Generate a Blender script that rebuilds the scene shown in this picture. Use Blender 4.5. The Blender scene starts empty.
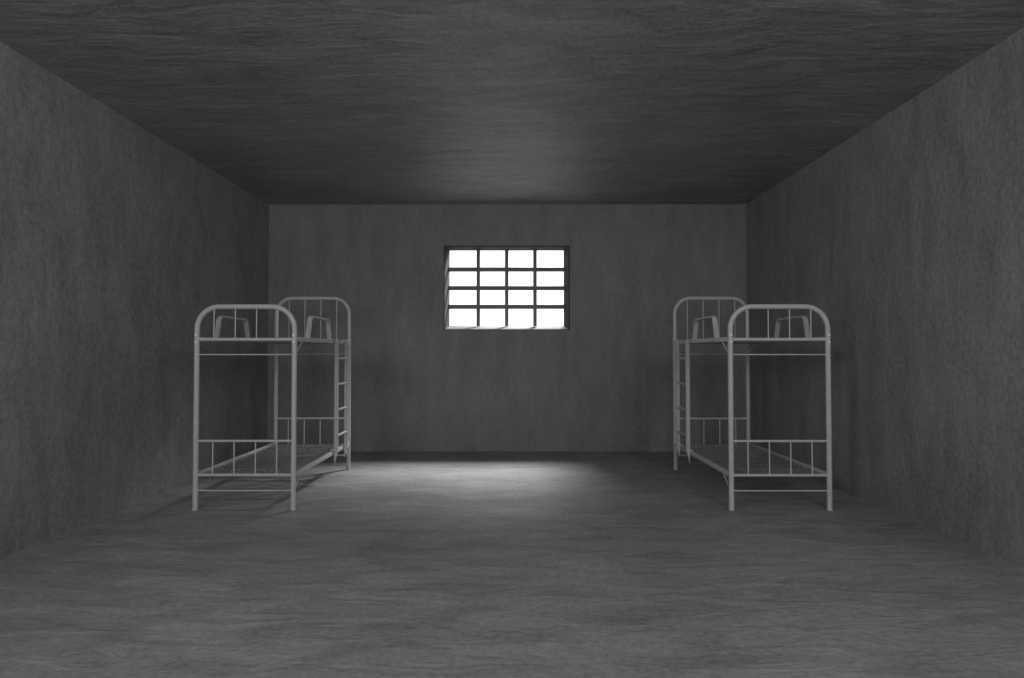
import bpy, bmesh, math
from mathutils import Vector, Matrix

scene = bpy.context.scene
COL = scene.collection

# ---------------------------------------------------------------- camera
F_PX = 615.0
cam_d = bpy.data.cameras.new('camera')
cam_d.sensor_width = 36.0
cam_d.lens = F_PX / 1024.0 * 36.0
cam = bpy.data.objects.new('camera', cam_d)
COL.objects.link(cam)
cam.location = (0.0, 0.0, 1.443)
cam.rotation_euler = (math.radians(90.0) + math.atan(13.5 / F_PX), 0.0, math.atan(1.5 / F_PX))
scene.camera = cam

# ---------------------------------------------------------------- world, sun, lamps, exposure
world = bpy.data.worlds.new('overcast_sky')
scene.world = world
world.use_nodes = True
wn = world.node_tree.nodes
wl = world.node_tree.links
wn.clear()
wo = wn.new('ShaderNodeOutputWorld')
wb = wn.new('ShaderNodeBackground')
wb.inputs['Color'].default_value = (1, 1, 1, 1)
wb.inputs['Strength'].default_value = 1.6
wl.new(wb.outputs[0], wo.inputs[0])

def area(name, loc, target, size, power):
    d = bpy.data.lights.new(name, 'AREA')
    d.shape = 'DISK'
    d.size = size
    d.energy = power
    o = bpy.data.objects.new(name, d)
    COL.objects.link(o)
    o.location = loc
    o.rotation_euler = (Vector(target) - Vector(loc)).to_track_quat('-Z', 'Y').to_euler()
    return o

day = area('daylight', (0.84, 10.50, 4.26), (-0.95, 7.4, 0.0), 0.95, 135)
day.data.spread = math.radians(70)      # bright patch of sky above the window
area('cell_lamp', (-2.6, -0.2, 3.0), (0.6, 8.0, 0.9), 1.6, 78)
area('cell_lamp', (2.5, -0.2, 3.0), (-0.6, 8.0, 0.9), 1.6, 69)
area('fill_lamp', (0.2, -1.4, 1.5), (0.2, 8.0, 0.6), 1.2, 24)  # unseen fill light added behind the camera, lifts lower walls and bed posts

scene.view_settings.view_transform = 'Standard'
scene.view_settings.look = 'None'
scene.view_settings.gamma = 1.0
scene.view_settings.use_curve_mapping = False
scene.view_settings.exposure = 0.0
scene.cycles.max_bounces = 8
scene.cycles.diffuse_bounces = 6
scene.cycles.use_denoising = True

# ---------------------------------------------------------------- materials
def concrete(name, base, stretch, bump=0.35, contrast=0.25, rough=0.85, grain=1.0, dist=0.25, spec=0.5, ior=1.5, stone=3.4):
    m = bpy.data.materials.new(name)
    m.use_nodes = True
    n, l = m.node_tree.nodes, m.node_tree.links
    b = n['Principled BSDF']
    b.inputs['Roughness'].default_value = rough
    b.inputs['Specular IOR Level'].default_value = spec
    b.inputs['IOR'].default_value = ior
    tc = n.new('ShaderNodeTexCoord')
    mp = n.new('ShaderNodeMapping')
    mp.inputs['Scale'].default_value = stretch
    l.new(tc.outputs['Object'], mp.inputs['Vector'])
    def noise(scale, detail, vec, dist=0.0):
        t = n.new('ShaderNodeTexNoise')
        t.inputs['Scale'].default_value = scale
        t.inputs['Detail'].default_value = detail
        t.inputs['Roughness'].default_value = 0.62
        t.inputs['Distortion'].default_value = dist
        l.new(vec, t.inputs['Vector'])
        return t.outputs['Fac']
    big = noise(0.7, 4, tc.outputs['Object'])
    streak = noise(stone, 8, mp.outputs['Vector'], dist)
    fine = noise(26.0, 5, tc.outputs['Object'])
    def math_(op, a, bb):
        t = n.new('ShaderNodeMath'); t.operation = op
        for i, v in enumerate((a, bb)):
            if isinstance(v, (int, float)): t.inputs[i].default_value = v
            else: l.new(v, t.inputs[i])
        return t.outputs[0]
    s = math_('ADD', math_('MULTIPLY', big, 0.25), math_('MULTIPLY', streak, 0.40))
    s = math_('ADD', s, math_('MULTIPLY', fine, 0.35 * grain))
    mr = n.new('ShaderNodeMapRange')
    mr.inputs['From Min'].default_value = 0.30
    mr.inputs['From Max'].default_value = 0.70
    mr.inputs['To Min'].default_value = base * (1 - contrast)
    mr.inputs['To Max'].default_value = base * (1 + contrast)
    l.new(s, mr.inputs['Value'])
    cc = n.new('ShaderNodeCombineColor')
    for k in range(3): l.new(mr.outputs[0], cc.inputs[k])
    l.new(cc.outputs[0], b.inputs['Base Color'])
    h = math_('ADD', math_('MULTIPLY', streak, 1.0), math_('MULTIPLY', fine, 0.25 * grain))
    bp = n.new('ShaderNodeBump')
    bp.inputs['Strength'].default_value = bump
    bp.inputs['Distance'].default_value = 0.05
    l.new(h, bp.inputs['Height'])
    l.new(bp.outputs[0], b.inputs['Normal'])
    return m

def metal(name, base, rough=0.45, spec=0.5):
    m = bpy.data.materials.new(name)
    m.use_nodes = True
    n, l = m.node_tree.nodes, m.node_tree.links
    b = n['Principled BSDF']
    b.inputs['Roughness'].default_value = rough
    b.inputs['Specular IOR Level'].default_value = spec
    tc = n.new('ShaderNodeTexCoord')
    t = n.new('ShaderNodeTexNoise')
    t.inputs['Scale'].default_value = 22.0
    t.inputs['Detail'].default_value = 4
    l.new(tc.outputs['Object'], t.inputs['Vector'])
    mr = n.new('ShaderNodeMapRange')
    mr.inputs['To Min'].default_value = base * 0.86
    mr.inputs['To Max'].default_value = base * 1.14
    l.new(t.outputs['Fac'], mr.inputs['Value'])
    cc = n.new('ShaderNodeCombineColor')
    for k in range(3): l.new(mr.outputs[0], cc.inputs[k])
    l.new(cc.outputs[0], b.inputs['Base Color'])
    return m

M_SIDE = concrete('side_wall_concrete', 0.21, (1.0, 1.6, 0.55), bump=0.4, contrast=0.5, grain=1.4, stone=2.6)
M_BACK = concrete('end_wall_concrete', 0.21, (1.5, 1.0, 0.40), bump=0.30, contrast=0.35)
M_CEIL = concrete('ceiling_concrete', 0.24, (0.45, 1.7, 1.0), bump=0.9, ior=1.75, contrast=0.7, rough=0.5, dist=0.9, spec=0.85)
M_FLOOR = concrete('floor_concrete', 0.26, (0.5, 1.5, 1.0), bump=0.5, rough=0.6, dist=0.9, contrast=0.6)
M_REVEAL = concrete('shaded_reveal_plaster', 0.038, (1.0, 1.0, 1.0), bump=0.15, contrast=0.1, spec=0.08)  # plaster tone darkened: the recess's shade is put into the base colour
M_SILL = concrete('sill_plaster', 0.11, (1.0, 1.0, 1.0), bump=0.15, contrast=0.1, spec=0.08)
M_PAINT = metal('grey_bed_paint', 0.50, 0.5, 0.4)
M_WIRE = metal('grey_wire', 0.18, 0.55)
M_BOLT = metal('zinc_bolt', 0.95, 0.3, 1.0)
M_CAP = metal('grey_foot_plastic', 0.5, 0.6)
M_BAR = metal('dark_iron_bar', 0.16, 0.6)

# ---------------------------------------------------------------- helpers
def mesh_obj(name, bm, mat, parent=None, smooth=True):
    bmesh.ops.recalc_face_normals(bm, faces=bm.faces)
    me = bpy.data.meshes.new(name)
    bm.to_mesh(me); bm.free()
    me.materials.append(mat)
    if smooth:
        for p in me.polygons: p.use_smooth = True
        try: me.set_sharp_from_angle(angle=math.radians(40))
        except Exception: pass
    o = bpy.data.objects.new(name, me)
    COL.objects.link(o)
    if parent: o.parent = parent
    return o

def add_box(bm, lo, hi, bevel=0.0):
    lo, hi = Vector(lo), Vector(hi)
    r = bmesh.ops.create_cube(bm, size=1.0)
    vs = r['verts']
    for v in vs:
        v.co = Vector(((lo[i] + hi[i]) / 2 + v.co[i] * (hi[i] - lo[i])) for i in range(3))
    if bevel:
        es = list({e for v in vs for e in v.link_edges})
        bmesh.ops.bevel(bm, geom=es, offset=bevel, segments=2, profile=0.5, affect='EDGES')

def add_sweep(bm, pts, prof, up=Vector((0, 1, 0))):
    """sweep a closed 2-D profile [(u, v)] along a polyline; u lies across, v along 'up'"""
    pts = [Vector(p) for p in pts]
    rings = []
    for i, p in enumerate(pts):
        a = pts[i] - pts[i - 1] if i else pts[1] - pts[0]
        b = pts[i + 1] - pts[i] if i < len(pts) - 1 else pts[-1] - pts[-2]
        a.normalize(); b.normalize()
        t = (a + b).normalized()
        uu = up
        if abs(t.dot(uu)) > 0.95: uu = Vector((1, 0, 0))
        side = t.cross(uu).normalized()
        v2 = side.cross(t).normalized()
        rings.append([bm.verts.new(p + side * u + v2 * v) for u, v in prof])
    n = len(prof)
    for r0, r1 in zip(rings[:-1], rings[1:]):
        for k in range(n):
            bm.faces.new((r0[k], r0[(k + 1) % n], r1[(k + 1) % n], r1[k]))
    bm.faces.new(rings[0][::-1]); bm.faces.new(rings[-1])

def circ(r, n=14):
    return [(r * math.cos(2 * math.pi * k / n), r * math.sin(2 * math.pi * k / n)) for k in range(n)]

def strap(w, t):
    w, t = w / 2, t / 2
    c = min(w, t) * 0.4
    return [(-t + c, -w), (t - c, -w), (t, -w + c), (t, w - c), (t - c, w), (-t + c, w), (-t, w - c), (-t, -w + c)]

def tube(name, pts, r, mat, parent, n=14):
    bm = bmesh.new()
    add_sweep(bm, pts, circ(r, n))
    return mesh_obj(name, bm, mat, parent)

def u_path(hw, z0, z1, r, y, taper=0.0, seg=10):
    """inverted U in the x-z plane"""
    pts = [(-hw, y, z0)]
    for k in range(seg + 1):
        a = math.pi - k / seg * math.pi / 2
        pts.append((-hw + r + r * math.cos(a), y, z1 - r + r * math.sin(a)))
    for k in range(seg + 1):
        a = math.pi / 2 - k / seg * math.pi / 2
        pts.append((hw - r + r * math.cos(a), y, z1 - r + r * math.sin(a)))
    pts.append((hw, y, z0))
    return pts

# ---------------------------------------------------------------- the room
XL, XR, YB, YF, ZC, T = -3.60, 3.42, 9.01, -1.6, 3.623, 0.30
def slab(name, lo, hi, mat):
    bm = bmesh.new(); add_box(bm, lo, hi)
    o = mesh_obj(name, bm, mat, smooth=False)
    o['kind'] = 'structure'
    return o
slab('floor', (XL - T, YF - T, -0.2), (XR + T, YB + T, 0.0), M_FLOOR)
slab('ceiling', (XL - T, YF - T, ZC), (XR + T, YB + T, ZC + 0.2), M_CEIL)
slab('wall_left', (XL - T, YF, 0.0), (XL, YB, ZC), M_SIDE)
slab('wall_right', (XR, YF, 0.0), (XR + T, YB, ZC), M_SIDE)
slab('wall_front', (XL - T, YF - T, 0.0), (XR + T, YF, ZC), M_BACK)

# end wall with its window hole (hole = the inner outline of the reveal, plus the reveal's thickness)
WX0, WX1, WZ0, WZ1 = -1.012, 0.815, 1.783, 3.002      # inner outline
OX0, OX1, OZ0, OZ1 = -0.969, 0.760, 1.846, 2.990      # outer outline
G = 0.012
bm = bmesh.new()
def ring(y, x0, x1, z0, z1):
    return [bm.verts.new(c) for c in ((x0, y, z0), (x1, y, z0), (x1, y, z1), (x0, y, z1))]
a0 = ring(YB, XL - T, XR + T, 0.0, ZC); a1 = ring(YB, WX0 - G, WX1 + G, WZ0 - G, WZ1 + G)
b0 = ring(YB + T, XL - T, XR + T, 0.0, ZC); b1 = ring(YB + T, WX0 - G, WX1 + G, WZ0 - G, WZ1 + G)
for p, q in ((a0, a1), (b0, b1), (a0, b0), (a1, b1)):
    for k in range(4):
        bm.faces.new((p[k], p[(k + 1) % 4], q[(k + 1) % 4], q[k]))
o = mesh_obj('wall_back', bm, M_BACK, smooth=False); o['kind'] = 'structure'

# splayed window reveal (sides and head) and its sloping sill
bm = bmesh.new()
def prism(quad_in, quad_out):
    a = [bm.verts.new(c) for c in quad_in]; b = [bm.verts.new(c) for c in quad_out]
    n = len(a)
    for k in range(n): bm.faces.new((a[k], a[(k + 1) % n], b[(k + 1) % n], b[k]))
    bm.faces.new(a[::-1]); bm.faces.new(b)
ya, yb = YB, YB + T
prism([(WX0 - G, ya, WZ0 - G), (WX0, ya, WZ0), (WX0, ya, WZ1), (WX0 - G, ya, WZ1 + G)],
      [(WX0 - G, yb, WZ0 - G), (OX0, yb, OZ0), (OX0, yb, OZ1), (WX0 - G, yb, WZ1 + G)])
prism([(WX1, ya, WZ0), (WX1 + G, ya, WZ0 - G), (WX1 + G, ya, WZ1 + G), (WX1, ya, WZ1)],
      [(OX1, yb, OZ0), (WX1 + G, yb, WZ0 - G), (WX1 + G, yb, WZ1 + G), (OX1, yb, OZ1)])
prism([(WX0, ya, WZ1), (WX1, ya, WZ1), (WX1 + G, ya, WZ1 + G), (WX0 - G, ya, WZ1 + G)],
      [(OX0, yb, OZ1), (OX1, yb, OZ1), (WX1 + G, yb, WZ1 + G), (WX0 - G, yb, WZ1 + G)])
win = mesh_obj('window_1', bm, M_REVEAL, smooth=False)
win['kind'] = 'structure'
bm = bmesh.new()
prism([(WX0 - G, ya, WZ0 - G), (WX1 + G, ya, WZ0 - G), (WX1, ya, WZ0), (WX0, ya, WZ0)],
      [(WX0 - G, yb, WZ0 - G), (WX1 + G, yb, WZ0 - G), (OX1, yb, OZ0), (OX0, yb, OZ0)])
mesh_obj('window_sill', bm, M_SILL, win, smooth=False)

# barred grid
YG = 9.235
grille = bpy.data.objects.new('window_grille', None)
COL.objects.link(grille)
grille.location = (-0.104, YG, 1.84)
grille['label'] = 'grey iron bar grid of sixteen openings set in the bright window'
grille['category'] = 'window bars'
def gpart(name, lo, hi):
    bm = bmesh.new()
    g = grille.location
    add_box(bm, Vector(lo) - g, Vector(hi) - g, 0.004)
    return mesh_obj(name, bm, M_BAR, grille)
for x in (-0.529, -0.102, 0.323):
    gpart('vertical_bar', (x - 0.027, YG - 0.018, 1.838), (x + 0.027, YG + 0.018, 2.992))
for z in (2.692, 2.411, 2.130):
    gpart('horizontal_bar', (-0.980, YG - 0.014, z - 0.032), (0.772, YG + 0.014, z + 0.032))

# ---------------------------------------------------------------- bunk beds
HW, LEN = 0.449, 1.93          # half distance between post centres, bed length
Z_UP, Z_LOW = 1.567, 0.318     # the two bunks

def bunk_bed(cx, y0, s, turn, label):
    """s = +1: the aisle is on +x (left bed); s = -1: mirrored"""
    root = bpy.data.objects.new('bunk_bed', None)
    COL.objects.link(root)
    root.location = (cx, y0 + LEN / 2, 0)
    root.rotation_euler.z = turn
    root['label'] = label
    root['category'] = 'bunk bed'
    root['group'] = 'steel bunk beds along the side walls'
    Y0, Y1 = -LEN / 2, LEN / 2
    # posts
    for y in (Y0, Y1):
        for x in (-HW, HW):
            leg = tube('leg', [(x, y, 0.02), (x, y, 1.60)], 0.0240, M_PAINT, root, 18)
            bm = bmesh.new()
            add_sweep(bm, [(x, y, 0.0), (x, y, 0.006), (x, y, 0.03)], circ(0.0250, 18))
            mesh_obj('foot_cap', bm, M_CAP, leg)
            d = -1 if y < 0 else 1
            for zz in (1.605, 1.539, 0.345, 0.285):
                if zz < 1.0 and y < 0: continue
                bm = bmesh.new()
                yy = y - 0.0220          # bolt heads face the open front of the cell
                add_sweep(bm, [(x, yy, zz), (x, yy - 0.005, zz), (x, yy - 0.007, zz)], circ(0.0095, 10), Vector((0, 0, 1)))
                mesh_obj('bolt', bm, M_BOLT, leg)
    # arched ends with their thin spindles
    for y, ztop, r, nm, zr in ((Y0, 1.866, 0.205, 'footboard', 1.60), (Y1, 2.114, 0.195, 'headboard', 1.60)):
        bm = bmesh.new()
        add_sweep(bm, u_path(HW, zr, ztop, r, y), circ(0.0235 if y < 0 else 0.0215, 16))
        arch = mesh_obj(nm, bm, M_PAINT, root)
        for k in (-1.5, -0.5, 0.5, 1.5):
            x = k * 0.196
            tube('spindle', [(x, y, Z_UP), (x, y, ztop - 0.008)], 0.0058, M_PAINT, arch, 8)
        tube('crossbar', [(-HW, y, Z_UP - 0.003), (HW, y, Z_UP - 0.003)], 0.0155, M_PAINT, root)
        tube('tie_rod', [(-HW, y, 1.424), (HW, y, 1.424)], 0.0062, M_PAINT, root, 8)
        # low end panel
        bm = bmesh.new()
        add_sweep(bm, [(-HW, y, 0.630), (HW, y, 0.630)], circ(0.0115))
        zb = Z_LOW if y < 0 else Z_LOW - 0.028
        add_sweep(bm, [(-HW, y, zb), (HW, y, zb)], circ(0.0135 if y < 0 else 0.008))
        pan = mesh_obj('end_panel', bm, M_PAINT, root)
        for k in (-1.5, -0.5, 0.5, 1.5):
            tube('spindle', [(k * 0.196, y, zb), (k * 0.196, y, 0.630)], 0.0062, M_PAINT, pan, 8)
        tube('tie_rod', [(-HW, y, 0.176), (HW, y, 0.176)], 0.0068, M_PAINT, root, 8)
        # corner braces between tie rods and side rails
        d = 1 if y < 0 else -1
        for x in (-HW, HW):
            if y < 0 and x * s < 0: continue      # the near wall-side corner has no brace
            for zr_, zt in ((Z_UP - 0.02, 1.424), (Z_LOW - 0.02, 0.176)):
                bm = bmesh.new()
                add_sweep(bm, [(x, y + d * 0.015, zt), (x, y + d * 0.215, zr_)], circ(0.0085, 8), Vector((1, 0, 0)))
                mesh_obj('brace', bm, M_PAINT, root)
    # side rails (angle section) and woven platforms
    for z in (Z_UP, Z_LOW):
        for x in (-HW, HW):
            e = -1 if x > 0 else 1
            bm = bmesh.new()
            hh = 0.022
            add_box(bm, (x - 0.0125, Y0 + 0.01, z - hh), (x + 0.0125, Y1 - 0.01, z + hh), 0.004)
            add_box(bm, (min(x, x + e * 0.022), Y0 + 0.02, z - hh), (max(x, x + e * 0.022), Y1 - 0.02, z - hh + 0.005))
            mesh_obj('side_rail', bm, M_PAINT, root)
        bm = bmesh.new()
        w = HW - 0.014
        zc = z - 0.004
        n = 14
        for k in range(n):
            x = -w + (k + 0.5) * 2 * w / n
            add_box(bm, (x - 0.0036, Y0 + 0.015, zc - 0.003), (x + 0.0036, Y1 - 0.015, zc + 0.003))
        n = 26
        for k in range(n):
            y = Y0 + 0.02 + (k + 0.5) * (LEN - 0.04) / n
            add_box(bm, (-w, y - 0.0036, zc - 0.001), (w, y + 0.0036, zc + 0.005))
        plat = mesh_obj('bunk_platform', bm, M_WIRE, root, smooth=False)
        for k in range(1, 5):
            y = Y0 + LEN * k / 5 - 0.02
            bm = bmesh.new()
            add_box(bm, (-w, y - 0.015, zc - 0.021), (w, y + 0.015, zc - 0.003), 0.002)
            mesh_obj('slat', bm, M_WIRE, plat)
    # guard loops standing on the upper side rails
    for x in (-HW, HW):
        za, zt, r = Z_UP + 0.0, 1.802, 0.07
        ya_, yb_ = Y0 + 0.375, Y0 + 1.105
        pts = [(x, ya_, za), (x, ya_ + 0.02, za + 0.09)]
        for k in range(7):
            a = math.pi - k / 6 * math.pi / 2
            pts.append((x, ya_ + 0.045 + r + r * math.cos(a), zt - r + r * math.sin(a)))
        for k in range(7):
            a = math.pi / 2 - k / 6 * math.pi / 2
            pts.append((x, yb_ - 0.045 - r + r * math.cos(a), zt - r + r * math.sin(a)))
        pts += [(x, yb_ - 0.02, za + 0.09), (x, yb_, za)]
        bm = bmesh.new()
        add_sweep(bm, pts, strap(0.048, 0.022), Vector((1, 0, 0)))
        mesh_obj('guard_loop', bm, M_PAINT, root)
    # ladder hung on the aisle side near the head
    lx = s * (HW + 0.037)
    bm = bmesh.new()
    ys = (6.93 - y0 - LEN / 2, 7.35 - y0 - LEN / 2)
    for y in ys:
        hw, ht = 0.021, 0.011
        top = Z_UP + 0.030
        lo_out, lo_in = 0.35, 0.205       # the foot is cut on a slant, its tip towards the bed
        xo, xi = lx + s * hw, lx - s * hw
        quad = [(xi, lo_in), (xi + s * 0.005, lo_in - 0.004), (xo, lo_out), (xo, top), (xi, top)]
        a = [bm.verts.new((px, y - ht, pz)) for px, pz in quad]
        b = [bm.verts.new((px, y + ht, pz)) for px, pz in quad]
        for k in range(5): bm.faces.new((a[k], a[(k + 1) % 5], b[(k + 1) % 5], b[k]))
        bm.faces.new(a[::-1]); bm.faces.new(b)
        # hook over the rail
        x0, x1 = sorted((xi, s * (HW - 0.025)))
        add_box(bm, (min(x0, xo, xi), y - ht, top - 0.012), (max(x1, xi), y + ht, top))
        xh = s * (HW - 0.021)
        add_box(bm, (xh - 0.004, y - ht, top - 0.05), (xh + 0.004, y + ht, top))
        # curled lower clip onto the lower side rail
        add_box(bm, (min(x0, xi), y - 0.009, Z_LOW + 0.024), (max(x1, xi), y + 0.009, Z_LOW + 0.034))
    lad = mesh_obj('ladder', bm, M_PAINT, root)
    for z in (1.374, 1.083, 0.793, 0.503):
        tube('rung', [(lx, ys[0], z), (lx, ys[1], z)], 0.0135, M_PAINT, lad, 12)
    return root

bunk_bed((-2.914 - 2.016) / 2 - 0.0125, 5.67, +1, 0.0065,
         'light grey steel bunk bed standing beside the left wall, its ladder on the right side')
bunk_bed((2.000 + 2.898) / 2 - 0.005, 5.67, -1, 0.002,
         'light grey steel bunk bed standing beside the right wall, its ladder on the left side')
